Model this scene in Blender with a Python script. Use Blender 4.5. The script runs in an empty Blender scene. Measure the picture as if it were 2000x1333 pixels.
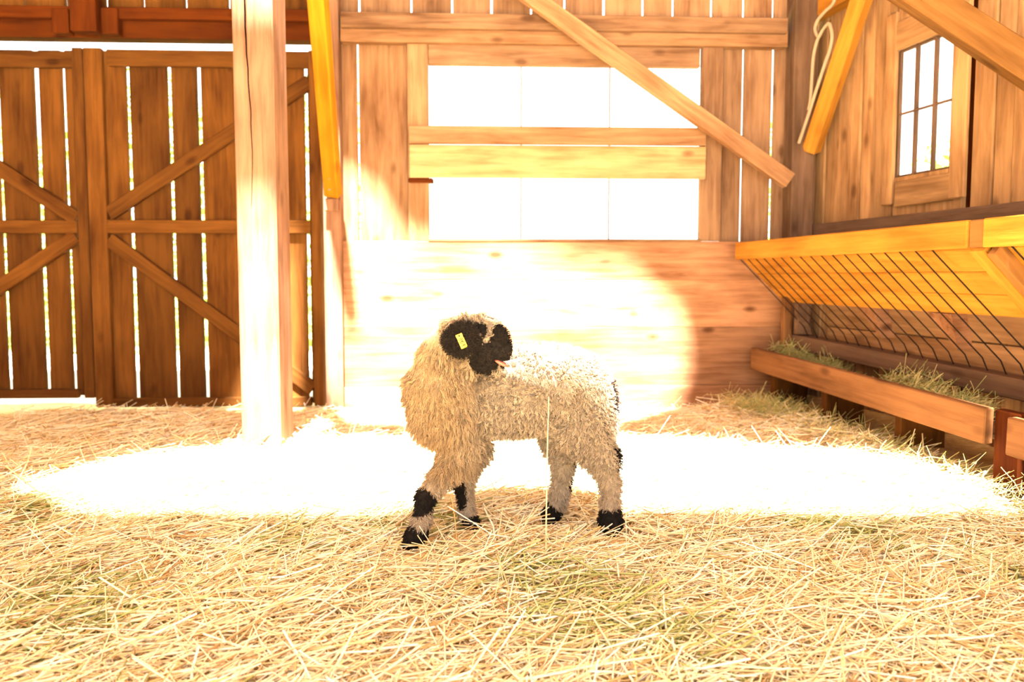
import bpy, bmesh, math, random
import numpy as np
from mathutils import Vector, Matrix, geometry
from mathutils.kdtree import KDTree

random.seed(7); rng = np.random.default_rng(7)
SC = bpy.context.scene
COL = SC.collection

# ------------------------------------------------------------------ camera
CAM_H, F, PITCH, PP_Y = 0.72, 1250.0, math.radians(3.25), 611.0
cd = bpy.data.cameras.new('camera'); cam = bpy.data.objects.new('camera', cd); COL.objects.link(cam)
cd.sensor_width = 36.0; cd.sensor_fit = 'HORIZONTAL'; cd.lens = 36.0 * F / 2000.0
cd.shift_y = -(666.5 - PP_Y) / 2000.0
cam.location = (0, 0, CAM_H); cam.rotation_euler = (math.pi / 2 - PITCH, 0, 0)
cd.clip_start = 0.02; cd.clip_end = 300
cd.dof.use_dof = True; cd.dof.focus_distance = 1.72; cd.dof.aperture_fstop = 2.4
SC.camera = cam

# ------------------------------------------------------------------ sky, sun, exposure
wd = bpy.data.worlds.new('sky'); SC.world = wd; wd.use_nodes = True
bg = wd.node_tree.nodes['Background']
bg.inputs[0].default_value = (1.0, 0.95, 0.87, 1); bg.inputs[1].default_value = 2.4
SUN = Vector((-0.03, 0.43, -0.90)).normalized()          # direction the sunlight travels
sd = bpy.data.lights.new('sun', 'SUN'); so = bpy.data.objects.new('sun', sd); COL.objects.link(so)
sd.energy = 72.0; sd.angle = math.radians(2.8); sd.color = (1.0, 0.955, 0.88)
so.rotation_euler = SUN.to_track_quat('-Z', 'Y').to_euler(); so.location = (-1, -4, 8)
SC.view_settings.view_transform = 'Standard'; SC.view_settings.look = 'None'
SC.view_settings.gamma = 1.0; SC.view_settings.use_curve_mapping = False
SC.view_settings.exposure = 1.22
SC.cycles.use_denoising = True
SC.cycles.max_bounces = 8; SC.cycles.diffuse_bounces = 6; SC.cycles.transparent_max_bounces = 8
SC.cycles.sample_clamp_indirect = 8.0

# ------------------------------------------------------------------ pixel -> ray helpers
_cp, _sp = math.cos(PITCH), math.sin(PITCH)
def ray(px, py):
    a = (px - 1000.0) / F; b = -(py - PP_Y) / F
    return Vector((a, _cp + b * _sp, -_sp + b * _cp))
EYE = Vector((0, 0, CAM_H))
def at(px, py, depth):
    r = ray(px, py); return EYE + r * (depth / r.y)
def on_z(px, py, z=0.0):
    r = ray(px, py); return EYE + r * ((z - CAM_H) / r.z)
class Frame:
    """a vertical wall plane: origin, U along the wall, N into the room"""
    def __init__(s, o, u, n): s.o, s.u, s.n = Vector(o), Vector(u).normalized(), Vector(n).normalized()
    def hit(s, px, py, w=0.0):
        r = ray(px, py); o = s.o + s.n * w
        return EYE + r * ((o - EYE).dot(s.n) / r.dot(s.n))
    def uz(s, px, py, w=0.0):
        p = s.hit(px, py, w); return (p - s.o).dot(s.u), p.z
    def pt(s, u, z, w=0.0):
        p = s.o + s.u * u + s.n * w; return Vector((p.x, p.y, z))
_t = math.radians(2.0)
BK = Frame((0, 3.53, 0), (math.cos(_t), math.sin(_t), 0), (math.sin(_t), -math.cos(_t), 0))
_c = BK.hit(1590, 540); CORNER = Vector((_c.x, _c.y, 0))
RT = Frame(CORNER, (0.256, -1, 0), (-1, -0.256, 0))      # u runs from the corner towards the camera

# ------------------------------------------------------------------ materials
MATS = {}
def nodes(name):
    m = bpy.data.materials.new(name); m.use_nodes = True; nt = m.node_tree
    return m, nt, nt.nodes['Principled BSDF']
def N(nt, t, **kw):
    n = nt.nodes.new(t)
    for k, v in kw.items(): setattr(n, k, v)
    return n
def wood(name, dark, light, rough=0.75, grain=1.0, knots=0.6, vary=0.25):
    m, nt, b = nodes(name); L = nt.links.new
    tc = N(nt, 'ShaderNodeTexCoord'); oi = N(nt, 'ShaderNodeObjectInfo')
    off = N(nt, 'ShaderNodeVectorMath', operation='SCALE'); cx = N(nt, 'ShaderNodeCombineXYZ')
    L(oi.outputs['Random'], cx.inputs[0]); L(oi.outputs['Random'], cx.inputs[1]); L(oi.outputs['Random'], cx.inputs[2])
    L(cx.outputs[0], off.inputs[0]); off.inputs['Scale'].default_value = 37.0
    add = N(nt, 'ShaderNodeVectorMath', operation='ADD'); L(tc.outputs['Object'], add.inputs[0]); L(off.outputs[0], add.inputs[1])
    mp = N(nt, 'ShaderNodeMapping'); mp.inputs['Scale'].default_value = (1.6, 22, 22); L(add.outputs[0], mp.inputs[0])
    n1 = N(nt, 'ShaderNodeTexNoise'); n1.inputs['Scale'].default_value = 1.6; n1.inputs['Detail'].default_value = 6; n1.inputs['Roughness'].default_value = 0.62; n1.inputs['Distortion'].default_value = 0.6
    L(mp.outputs[0], n1.inputs['Vector'])
    mp2 = N(nt, 'ShaderNodeMapping'); mp2.inputs['Scale'].default_value = (1.2, 3.0, 3.0); L(add.outputs[0], mp2.inputs[0])
    n2 = N(nt, 'ShaderNodeTexNoise'); n2.inputs['Scale'].default_value = 2.2; n2.inputs['Detail'].default_value = 3; L(mp2.outputs[0], n2.inputs['Vector'])
    ramp = N(nt, 'ShaderNodeValToRGB'); e = ramp.color_ramp.elements
    e[0].position = 0.37; e[0].color = (*dark, 1); e[1].position = 0.655; e[1].color = (*light, 1)
    mixv = N(nt, 'ShaderNodeMath', operation='MULTIPLY_ADD'); mixv.inputs[1].default_value = 0.55 * grain; 
    h = N(nt, 'ShaderNodeMath', operation='MULTIPLY'); h.inputs[1].default_value = 0.55; L(n2.outputs['Fac'], h.inputs[0])
    L(n1.outputs['Fac'], mixv.inputs[0]); L(h.outputs[0], mixv.inputs[2]); L(mixv.outputs[0], ramp.inputs[0])
    # knots
    mp3 = N(nt, 'ShaderNodeMapping'); mp3.inputs['Scale'].default_value = (3.2, 6.5, 6.5); L(add.outputs[0], mp3.inputs[0])
    vo = N(nt, 'ShaderNodeTexVoronoi'); vo.inputs['Scale'].default_value = 1.0; L(mp3.outputs[0], vo.inputs['Vector'])
    kr = N(nt, 'ShaderNodeMapRange'); kr.inputs['From Min'].default_value = 0.07; kr.inputs['From Max'].default_value = 0.16; kr.inputs['To Min'].default_value = knots; kr.inputs['To Max'].default_value = 0.0
    L(vo.outputs['Distance'], kr.inputs['Value'])
    km = N(nt, 'ShaderNodeMix', data_type='RGBA'); L(kr.outputs[0], km.inputs['Factor']); L(ramp.outputs[0], km.inputs['A']); km.inputs['B'].default_value = (dark[0] * .45, dark[1] * .36, dark[2] * .3, 1)
    # per plank value
    vr = N(nt, 'ShaderNodeMapRange'); vr.inputs['To Min'].default_value = 1 - vary; vr.inputs['To Max'].default_value = 1 + vary * .6; L(oi.outputs['Random'], vr.inputs['Value'])
    hs = N(nt, 'ShaderNodeHueSaturation'); L(vr.outputs[0], hs.inputs['Value']); L(km.outputs['Result'], hs.inputs['Color'])
    L(hs.outputs[0], b.inputs['Base Color']); b.inputs['Roughness'].default_value = .85; b.inputs['Specular IOR Level'].default_value = 0.06
    bp = N(nt, 'ShaderNodeBump'); bp.inputs['Strength'].default_value = 0.35; bp.inputs['Distance'].default_value = 0.004; L(n1.outputs['Fac'], bp.inputs['Height']); L(bp.outputs[0], b.inputs['Normal'])
    MATS[name] = m; return m
def plain(name, col, rough=0.6, spec=0.3, metal=0.0, noise=0.0):
    m, nt, b = nodes(name)
    b.inputs['Base Color'].default_value = (*col, 1); b.inputs['Roughness'].default_value = rough
    b.inputs['Specular IOR Level'].default_value = spec; b.inputs['Metallic'].default_value = metal
    if noise:
        n = N(nt, 'ShaderNodeTexNoise'); n.inputs['Scale'].default_value = 14; n.inputs['Detail'].default_value = 5
        r = N(nt, 'ShaderNodeValToRGB'); r.color_ramp.elements[0].color = tuple(c * (1 - noise) for c in col) + (1,); r.color_ramp.elements[1].color = tuple(min(1, c * (1 + noise)) for c in col) + (1,)
        nt.links.new(n.outputs['Fac'], r.inputs[0]); nt.links.new(r.outputs[0], b.inputs['Base Color'])
    MATS[name] = m; return m
def fibre(name, transl=0.25, rough=0.7):
    m = bpy.data.materials.new(name); m.use_nodes = True; nt = m.node_tree; nt.nodes.clear(); L = nt.links.new
    a = N(nt, 'ShaderNodeAttribute', attribute_name='Col'); o = N(nt, 'ShaderNodeOutputMaterial')
    d = N(nt, 'ShaderNodeBsdfPrincipled'); d.inputs['Roughness'].default_value = rough; d.inputs['Specular IOR Level'].default_value = 0.2
    t = N(nt, 'ShaderNodeBsdfTranslucent'); mx = N(nt, 'ShaderNodeMixShader'); mx.inputs[0].default_value = transl
    L(a.outputs['Color'], d.inputs['Base Color']); L(a.outputs['Color'], t.inputs['Color']); L(d.outputs[0], mx.inputs[1]); L(t.outputs[0], mx.inputs[2]); L(mx.outputs[0], o.inputs[0])
    MATS[name] = m; return m
def glass(name):
    m = bpy.data.materials.new(name); m.use_nodes = True; nt = m.node_tree; nt.nodes.clear(); L = nt.links.new
    o = N(nt, 'ShaderNodeOutputMaterial'); t = N(nt, 'ShaderNodeBsdfTransparent'); g = N(nt, 'ShaderNodeBsdfGlossy'); g.inputs['Roughness'].default_value = 0.05
    t.inputs[0].default_value = (.97, .97, .95, 1)
    mx = N(nt, 'ShaderNodeMixShader'); mx.inputs[0].default_value = .05
    L(t.outputs[0], mx.inputs[1]); L(g.outputs[0], mx.inputs[2]); L(mx.outputs[0], o.inputs[0])
    MATS[name] = m; return m
wood('gate_wood', (0.034, 0.0105, 0.0016), (0.098, 0.037, 0.0068))
wood('lintel_wood', (0.030, 0.0052, 0.0004), (0.072, 0.0155, 0.0010))
wood('wall_wood', (0.075, 0.032, 0.0145), (0.215, 0.119, 0.064))
wood('wall_wood_warm', (0.095, 0.040, 0.016), (0.24, 0.130, 0.066))
wood('side_wood', (0.11, 0.051, 0.020), (0.29, 0.158, 0.070))
wood('board_pale', (0.15, 0.078, 0.030), (0.33, 0.205, 0.100), knots=.75)
wood('panel_wood', (0.105, 0.039, 0.016), (0.27, 0.132, 0.068), knots=.8)
wood('rack_wood', (0.20, 0.072, 0.0075), (0.35, 0.150, 0.020), knots=.3)
wood('trough_wood', (0.07223, 0.02867, 0.01012), (0.1711, 0.07589, 0.02951))
wood('brace_brown', (0.08736, 0.03546, 0.0084), (0.1848, 0.08525, 0.024))
wood('grey_wood', (0.040, 0.021, 0.012), (0.108, 0.061, 0.037))
wood('post_wood', (0.095, 0.042, 0.022), (0.245, 0.130, 0.078), knots=.4)
wood('brace_yellow', (0.19, 0.066, 0.002), (0.32, 0.130, 0.006), knots=.5)
wood('shade_wood', (.25, .14, .06), (.42, .26, .13))
plain('wire', (.010, .005, .003), .7, .08)
plain('rope', (.24, .17, .11), .8, .1)
plain('metal_bolt', (.25, .22, .2), .4, .5, .8)
plain('hollow', (.02, .012, .008), .9, .0)
glass('pane_glass')
fibre('wool', .22, .9); fibre('straw', .22, .5); fibre('leaf', .35, .6)
plain('skin_pink', (.72, .42, .32), .6); plain('tongue_pink', (.42, .10, .07), .4, .3)
plain('hoof_black', (.02, .015, .012), .45, .4); plain('eye_dark', (.035, .018, .008), .15, .6)
plain('tag_yellow', (.55, .40, .02), .4, .4); plain('tag_print', (.05, .04, .01), .6, .1)

# ------------------------------------------------------------------ object helpers
def link(name, me, mat, parent=None):
    o = bpy.data.objects.new(name, me); COL.objects.link(o)
    if mat: me.materials.append(MATS[mat] if isinstance(mat, str) else mat)
    if parent: o.parent = parent
    return o
def empty(name, loc=(0, 0, 0)):
    e = bpy.data.objects.new(name, None); COL.objects.link(e); e.location = loc; e.empty_display_size = .05
    bpy.context.view_layer.update(); return e
def tag(o, label=None, cat=None, group=None, kind=None):
    for k, v in (('label', label), ('category', cat), ('group', group), ('kind', kind)):
        if v: o[k] = v
    return o
def place(o, M, parent=None):
    if parent:
        o.parent = parent; o.matrix_parent_inverse = Matrix.Translation(parent.location).inverted()
    o.matrix_world = M
    if parent: o.matrix_basis = M; o.matrix_parent_inverse = Matrix.Translation(parent.location).inverted()
def box(name, c, ax, dims, mat, parent=None, bevel=.004, jitter=0.0):
    """bevelled timber; ax = (long, width, thickness) unit vectors, dims alike"""
    bm = bmesh.new(); bmesh.ops.create_cube(bm, size=1.0)
    for v in bm.verts:
        v.co = Vector((v.co.x * dims[0], v.co.y * dims[1], v.co.z * dims[2]))
        if jitter: v.co += Vector((0, random.uniform(-jitter, jitter), random.uniform(-jitter, jitter) * .3))
    b = min(bevel, min(dims) * .3)
    bmesh.ops.bevel(bm, geom=bm.edges[:], offset=b, segments=1, affect='EDGES')
    me = bpy.data.meshes.new(name); bm.to_mesh(me); bm.free()
    o = link(name, me, mat)
    X, Y = Vector(ax[0]).normalized(), Vector(ax[1]).normalized(); Z = X.cross(Y)
    M = Matrix(((X.x, Y.x, Z.x, c[0]), (X.y, Y.y, Z.y, c[1]), (X.z, Y.z, Z.z, c[2]), (0, 0, 0, 1)))
    place(o, M, parent); return o
UP = Vector((0, 0, 1))
def rect(fr, name, pxL, pxR, pyT, pyB, w0, w1, mat, parent=None, along=None, zr=None, ur=None, **kw):
    """timber whose front face (offset w1) fills the pixel rectangle on a wall frame"""
    pm, qm = (pxL + pxR) / 2, (pyT + pyB) / 2
    ua, ub = fr.uz(pxL, qm, w1)[0], fr.uz(pxR, qm, w1)[0]
    za, zb = fr.uz(pm, pyB, w1)[1], fr.uz(pm, pyT, w1)[1]
    if zr: za, zb = (zr[0] if zr[0] is not None else za), (zr[1] if zr[1] is not None else zb)
    if ur: ua, ub = (ur[0] if ur[0] is not None else ua), (ur[1] if ur[1] is not None else ub)
    if ua > ub: ua, ub = ub, ua
    c = fr.pt((ua + ub) / 2, (za + zb) / 2, (w0 + w1) / 2)
    du, dz, dw = ub - ua, zb - za, abs(w1 - w0)
    if along == 'z' or (along is None and dz > du): return box(name, c, (UP, fr.u), (dz, du, dw), mat, parent, **kw)
    return box(name, c, (fr.u, UP), (du, dz, dw), mat, parent, **kw)
def beam(name, a, b, width, thick, normal, mat, parent=None, **kw):
    a, b = Vector(a), Vector(b); X = (b - a).normalized(); n = Vector(normal); n = (n - X * n.dot(X)).normalized(); Y = n.cross(X)
    return box(name, (a + b) / 2, (X, Y), ((b - a).length, width, thick), mat, parent, **kw)
def tubes_mesh(name, P, R, C, sides=3):
    """P (n,k,3) centre lines, R (n,k) radii, C (n,3) or (n,k,3) colours -> one mesh"""
    n, k, _ = P.shape
    T = np.empty_like(P); T[:, 1:-1] = P[:, 2:] - P[:, :-2]; T[:, 0] = P[:, 1] - P[:, 0]; T[:, -1] = P[:, -1] - P[:, -2]
    T /= np.linalg.norm(T, axis=2, keepdims=True) + 1e-9
    ref = rng.normal(size=(n, 1, 3)); A = np.cross(T, ref); A /= np.linalg.norm(A, axis=2, keepdims=True) + 1e-9; B = np.cross(T, A)
    V = np.empty((n, k, sides, 3), np.float32)
    for s in range(sides):
        a = 2 * math.pi * s / sides
        V[:, :, s] = P + (A * math.cos(a) + B * math.sin(a)) * R[:, :, None]
    idx = np.arange(n * k * sides).reshape(n, k, sides); nx = np.roll(idx, -1, axis=2)
    Q = np.stack([idx[:, :-1], nx[:, :-1], nx[:, 1:], idx[:, 1:]], axis=-1).reshape(-1, 4)
    me = mesh_np(name, V.reshape(-1, 3), Q)
    if C.ndim == 2: C = np.repeat(C[:, None, :], k, axis=1)
    Cv = np.repeat(C[:, :, None, :], sides, axis=2).reshape(-1, 3)
    set_col(me, Cv); return me
def mesh_np(name, V, Q):
    me = bpy.data.meshes.new(name); V = np.asarray(V, np.float32); Q = np.asarray(Q, np.int32)
    me.vertices.add(len(V)); me.vertices.foreach_set('co', V.ravel())
    me.loops.add(Q.size); me.loops.foreach_set('vertex_index', Q.ravel())
    me.polygons.add(len(Q)); me.polygons.foreach_set('loop_start', np.arange(0, Q.size, Q.shape[1], dtype=np.int32))
    me.polygons.foreach_set('use_smooth', np.ones(len(Q), bool))
    me.update(calc_edges=True); return me
def set_col(me, C):
    at_ = me.color_attributes.new('Col', 'FLOAT_COLOR', 'POINT')
    at_.data.foreach_set('color', np.concatenate([C, np.ones((len(C), 1))], axis=1).astype(np.float32).ravel())

# ================================================================== THE SETTING
# ---- floor
def hfun(x, y):
    h = .010 * np.sin(x * 3.1 + 1.2) * np.sin(y * 4.3 + .4) + .006 * np.sin(x * 9.0 + y * 5) + .005 * np.sin(y * 13 - x * 4)
    h = h + .05 * np.clip((x - (1.02 - .1 * (y - 3))) / .35, 0, 1) * np.clip((y - 1.6) / .5, 0, 1)          # drift under the trough
    return h - .012
gx = np.linspace(-3.6, 3.2, 121); gy = np.linspace(-2.6, 3.62, 125)
X, Y = np.meshgrid(gx, gy); V = np.stack([X, Y, hfun(X, Y)], -1).reshape(-1, 3)
ii = np.arange(121 * 125).reshape(125, 121); Q = np.stack([ii[:-1, :-1], ii[:-1, 1:], ii[1:, 1:], ii[1:, :-1]], -1).reshape(-1, 4)
m, nt, b = nodes('bedding'); Lk = nt.links.new
tc = N(nt, 'ShaderNodeTexCoord'); mp = N(nt, 'ShaderNodeMapping'); mp.inputs['Scale'].default_value = (14, 60, 20); mp.inputs['Rotation'].default_value = (0, 0, .25); Lk(tc.outputs['Object'], mp.inputs[0])
n1 = N(nt, 'ShaderNodeTexNoise'); n1.inputs['Scale'].default_value = 1.5; n1.inputs['Detail'].default_value = 6; n1.inputs['Distortion'].default_value = 1.4; Lk(mp.outputs[0], n1.inputs['Vector'])
rp = N(nt, 'ShaderNodeValToRGB'); rp.color_ramp.elements[0].position = .3; rp.color_ramp.elements[0].color = (.36, .20, .06, 1); rp.color_ramp.elements[1].position = .7; rp.color_ramp.elements[1].color = (.74, .55, .27, 1)  # darker base tone imitates the brown shade between straws
Lk(n1.outputs['Fac'], rp.inputs[0]); n2 = N(nt, 'ShaderNodeTexNoise'); n2.inputs['Scale'].default_value = 2.6; Lk(tc.outputs['Object'], n2.inputs['Vector'])
r2 = N(nt, 'ShaderNodeMapRange'); r2.inputs['From Min'].default_value = .55; r2.inputs['From Max'].default_value = .68; Lk(n2.outputs['Fac'], r2.inputs['Value'])
mx = N(nt, 'ShaderNodeMix', data_type='RGBA'); Lk(r2.outputs[0], mx.inputs['Factor']); Lk(rp.outputs[0], mx.inputs['A']); mx.inputs['B'].default_value = (.50, .48, .18, 1); Lk(mx.outputs['Result'], b.inputs['Base Color'])
b.inputs['Roughness'].default_value = .9; MATS['bedding'] = m
tag(link('floor', mesh_np('floor', V, Q), 'bedding'), 'barn floor covered in golden straw', None, None, 'structure')

# ---- ground outside
plain('gravel', (.62, .56, .46), .9, .1, noise=.2); plain('grass', (.20, .27, .06), .9, .1, noise=.4)
def slab(name, x0, x1, y0, y1, z0, z1, mat, label):
    o = box(name, ((x0 + x1) / 2, (y0 + y1) / 2, (z0 + z1) / 2), ((1, 0, 0), (0, 1, 0)), (x1 - x0, y1 - y0, z1 - z0), mat, bevel=.002)
    return tag(o, label, None, None, 'structure')
slab('ground_yard', -14, 14, 3.75, 7.0, -.12, -.05, 'gravel', 'pale sunlit yard behind the barn')
slab('ground_meadow', -30, 30, 7.0, 60, -.12, -.05, 'grass', 'green meadow beyond the yard')
slab('ground_forecourt', -14, 14, -16, -2.6, -.12, -.05, 'gravel', 'pale yard in front of the open barn side')

# ---- unseen roof, its two holes and front edge shaped to steer the sunlight
ROOF = 3.05; ROOF_Y = -.72
def to_roof(p):
    t = (ROOF - p.z) / -SUN.z; q = p - SUN * t; return Vector((q.x, q.y, 0))
PXA, PXB = -1.14, -.92                                   # notch added to the first hole so sun reaches the post
def fz(*q): return [on_z(*p) for p in q]
def wz(*q): return [BK.hit(*p, .06) for p in q]
hole1 = fz((60, 955), (210, 905), (330, 890)) + [Vector((PXA, 2.53, 0)), Vector((PXA, 3.10, 0)), Vector((PXB, 3.10, 0)), Vector((PXB, 2.78, 0))] + fz((700, 866), (900, 858), (1220, 858), (1500, 880), (1800, 930), (2000, 980), (2130, 1004), (1600, 1000), (1000, 996), (500, 1000), (180, 992))
hole2 = fz((700, 826), (900, 828), (1220, 824)) + wz((1318, 776), (1352, 690), (1335, 605), (1235, 510), (1010, 455), (800, 440), (735, 320), (675, 285), (640, 285), (594, 330), (560, 385), (535, 440), (470, 670), (436, 782), (600, 790), (668, 792))
def poly_slab(name, outer, holes, z, thick, mat):
    polys = [outer] + holes; flat = [v for p in polys for v in p]
    tris = geometry.tessellate_polygon(polys)
    bm = bmesh.new(); vs = [bm.verts.new((v.x, v.y, z)) for v in flat]
    for t in tris:
        try: bm.faces.new([vs[i] for i in t])
        except ValueError: pass
    bmesh.ops.recalc_face_normals(bm, faces=bm.faces[:])
    me = bpy.data.meshes.new(name); bm.to_mesh(me); bm.free()
    o = link(name, me, mat); s = o.modifiers.new('thick', 'SOLIDIFY'); s.thickness = thick; s.offset = 1; return o
ro = poly_slab('ceiling', [Vector(p) for p in ((-3.7, ROOF_Y, 0), (3.3, ROOF_Y, 0), (3.3, 3.75, 0), (-3.7, 3.75, 0))], [[to_roof(p) for p in h] for h in (hole1, hole2)], ROOF, .03, 'shade_wood')
tag(ro, 'unseen boarded barn roof with added holes that shape the sun patches', None, None, 'structure')

# ---- back wall
wb = tag(empty('wall_back', BK.pt(0, 0)), 'weathered back wall of vertical planks with light gaps', None, None, 'structure')
def vplanks(fr, edges, pyref, pyT, pyB, w0, w1, mat, parent, zr=None, gap=4, name='plank', jit=.0):
    for a, b in edges:
        rect(fr, name, a, b, pyT, pyB, w0, w1, mat, parent, along='z', zr=zr, jitter=jit)
# upper planks above the beams (light slits between them)
slits = [-190, -110, -40, 45, 125, 205, 278, 360, 445, 540, 625, 700, 803, 882, 960, 1038, 1103, 1180, 1257, 1316, 1392, 1455, 1513, 1590]
for i in range(len(slits) - 1):
    g = 2.4 if i % 3 else 1.5
    rect(BK, 'plank', slits[i] + g, slits[i + 1] - g, -180, 40, -.03, -.004, 'gate_wood' if slits[i] < 625 else 'wall_wood', wb, along='z', jitter=.002)
# planks left and right of the window
for a, b in ((660, 698), (702, 797)): rect(BK, 'plank', a, b, 60, 470, -.03, -.002, 'wall_wood_warm', wb, along='z', zr=(0, None))
for a, b in ((1410, 1448), (1452, 1505.5), (1510.5, 1548), (1549, 1600)): rect(BK, 'plank', a, b, 60, 480, -.03, -.002, 'wall_wood', wb, along='z', zr=(0, None))
# wide horizontal boards below the window
zt = BK.uz(1000, 471, .03)[1]; hb = [0.0, .17, .50, .70, zt]; hb = [-.02, .115, .44, .70, zt]
for k in range(4):
    rect(BK, 'panel_board', 664, 1546, 600, 700, -.002, .030 + (.012 if k == 0 else 0), 'panel_wood', wb, along='u', zr=(hb[k], hb[k + 1]), bevel=.0025)
# big wall plate beam over the window
rect(BK, 'beam', 664, 1540, 28, 58, .0, .085, 'wall_wood', wb, along='u')
rect(BK, 'beam', 664, 1540, 53, 86, .0, .055, 'wall_wood_warm', wb, along='u')
# corner post
tag(rect(BK, 'corner_post', 1546, 1590, 100, 600, -.02, .10, 'grey_wood', along='z', zr=(-.03, ROOF)), 'dark grey timber post in the corner right of the window', 'post')
tag(rect(BK, 'timber_post', 629, 664, 100, 500, -.02, .07, 'post_wood', along='z', zr=(-.03, ROOF)), 'pale upright post between the gate and the window wall', 'post')

# ---- window in the back wall
w1 = tag(empty('window_1', BK.pt(.5, 1.2)), 'wide two-row window in the back wall, glaring white', None, None, 'structure')
rect(BK, 'frame_board', 836, 1368, 80, 129, -.01, .022, 'wall_wood', w1, along='u')
rect(BK, 'frame_board', 796, 837, 80, 471, -.01, .028, 'wall_wood_warm', w1, along='z')
rect(BK, 'frame_board', 1369, 1411, 90, 471, -.01, .028, 'wall_wood', w1, along='z')
rect(BK, 'window_sill', 836, 1370, 467, 473, -.02, .034, 'wall_wood', w1, along='u')
rect(BK, 'cross_board', 798, 1380, 247, 282.5, .028, .05, 'wall_wood_warm', w1, along='u')
rect(BK, 'cross_board', 799, 1379, 284, 348, .028, .054, 'board_pale', w1, along='u')
rect(BK, 'cleat', 797, 846, 348, 357, -.01, .04, 'lintel_wood', w1, along='u')
for px in (1018, 1190): rect(BK, 'mullion', px - 1.6, px + 1.6, 128, 470, -.022, -.012, 'wall_wood', w1, along='z')
for a, b in ((838, 1016), (1020, 1188), (1192, 1368)):
    for c, d in ((128, 246), (350, 468)): rect(BK, 'pane', a, b, c, d, -.019, -.015, 'pane_glass', w1, bevel=.0005)

# ---- gates on the left
GT = Frame(BK.pt(0, 0, -.05), BK.u, BK.n)
gb = GT.uz(400, 793, 0)[1]; gl = GT.uz(80, 777, 0)[1]
def U(px, py=450): return GT.uz(px, py, 0)[0]
d2 = tag(empty('door_2', GT.pt(U(400), gb)), 'right gate leaf of upright planks with light slits and K braces', None, None, 'structure')
d1 = tag(empty('door_1', GT.pt(U(90), gl)), 'left gate leaf of upright planks with light slits and K braces', None, None, 'structure')
zg = GT.uz(300, 98, 0)[1]
def gate(d, planks, zb, stiles, u0, u1, braces, mrail):
    for a, b in planks: rect(GT, 'plank', a, b, 200, 600, -.025, 0, 'gate_wood', d, along='z', zr=(zb + .01, zg - .005), jitter=.0025)
    for a, b in stiles: rect(GT, 'stile', a, b, 200, 600, .0, .03, 'gate_wood', d, along='z', zr=(zb, zg))
    rect(GT, 'rail', u0, u1, 98, 130, .0, .028, 'gate_wood', d, along='u')
    rect(GT, 'rail', u0, u1, mrail[0], mrail[1], .0, .028, 'gate_wood', d, along='u')
    rect(GT, 'rail', u0, u1, 700, 720, .0, .028, 'gate_wood', d, along='u', zr=(zb, zb + .05))
    for (ax, ay, bx, by) in braces:
        beam('brace', GT.hit(ax, ay, .014), GT.hit(bx, by, .014), .076, .027, GT.n, 'gate_wood', d)
gate(d2, ((207, 252), (260, 333), (341, 390), (398, 462), (470, 541), (549, 597), (604, 634)), gb, ((172, 207), (607, 628)), 207, 607,
     ((213, 418, 606, 160), (213, 468, 612, 760)), (430, 456))
gate(d1, ((-205, -150), (-142, -78), (-70, 0), (8, 74), (84, 128), (136, 152)), gl, ((150, 170), (-225, -190)), -190, 150,
     ((-180, 212, 150, 428), (-180, 680, 150, 462)), (430, 456))
# lintel and upper beams over the gates
tag(rect(BK, 'lintel_beam', -260, 612, 38, 73, -.03, .05, 'lintel_wood', along='u'), 'dark red-brown lintel beam above the plank gates', 'beam')
tag(rect(BK, 'track_beam', -260, 612, 12, 35, -.003, .085, 'lintel_wood', along='u'), 'narrow upper beam with lit top edge above the gate lintel', 'beam')
hk = tag(empty('hanging_bracket', BK.hit(158, 40, .05)), 'orange upright timber block on the lintel above the gates', 'bracket')
rect(BK, 'upright', 133, 184, -120, 60, .088, .15, 'lintel_wood', hk, along='z')
rect(BK, 'cheek', 100, 133, 16, 64, .05, .10, 'lintel_wood', hk, along='z'); rect(BK, 'cheek', 184, 229, 14, 66, .05, .10, 'lintel_wood', hk, along='z')

# ---- right wall
wr = tag(empty('wall_right', CORNER), 'right side wall of tan vertical planks', None, None, 'structure')
a = -.16
wide = [.075, .082, .07, .09]; k = 0
uwl, uwr = RT.uz(1748, 220)[0], RT.uz(1858, 220)[0]; zwb, zwt = RT.uz(1800, 338)[1], RT.uz(1800, 80)[1]
while a < 6.0:
    w = wide[k % 4] if a < 1.8 else .30; b_ = a + w; jw = .004 * (k % 3)
    if b_ > uwl and a < uwl: b_ = uwl
    if uwl <= a < uwr: b_ = uwr
    gapw = .002
    c0 = RT.uz(1887, 200)[0]; c1 = RT.uz(1904, 200)[0]
    if a < c0 < b_: b_ = c0
    if abs(a - c0) < 1e-6: a = c1; continue
    if uwl <= a < uwr:
        for z0, z1 in ((-.02, zwb), (zwt, ROOF)):
            box('plank', RT.pt((a + b_) / 2, (z0 + z1) / 2, -.014 + jw), (UP, RT.u), (z1 - z0, b_ - a - gapw, .028), 'side_wood', wr)
    else:
        box('plank', RT.pt((a + b_) / 2, (ROOF - .02) / 2, -.014 + jw), (UP, RT.u), (ROOF + .02, b_ - a - gapw, .028), 'side_wood', wr)
    a = b_; k += 1
box('backing_board', RT.pt((c0 + c1) / 2, ROOF / 2, -.06), (UP, RT.u), (ROOF, .12, .02), 'lintel_wood', wr)
tag(rect(RT, 'wall_beam', 1600, 1700, 430, 470, .012, .075, 'grey_wood', along='u', ur=(.0, 5.8), zr=(RT.uz(1800, 466, .075)[1], RT.uz(1800, 415, .075)[1])), 'grey horizontal timber along the right wall above the hay rack', 'beam')

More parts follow.
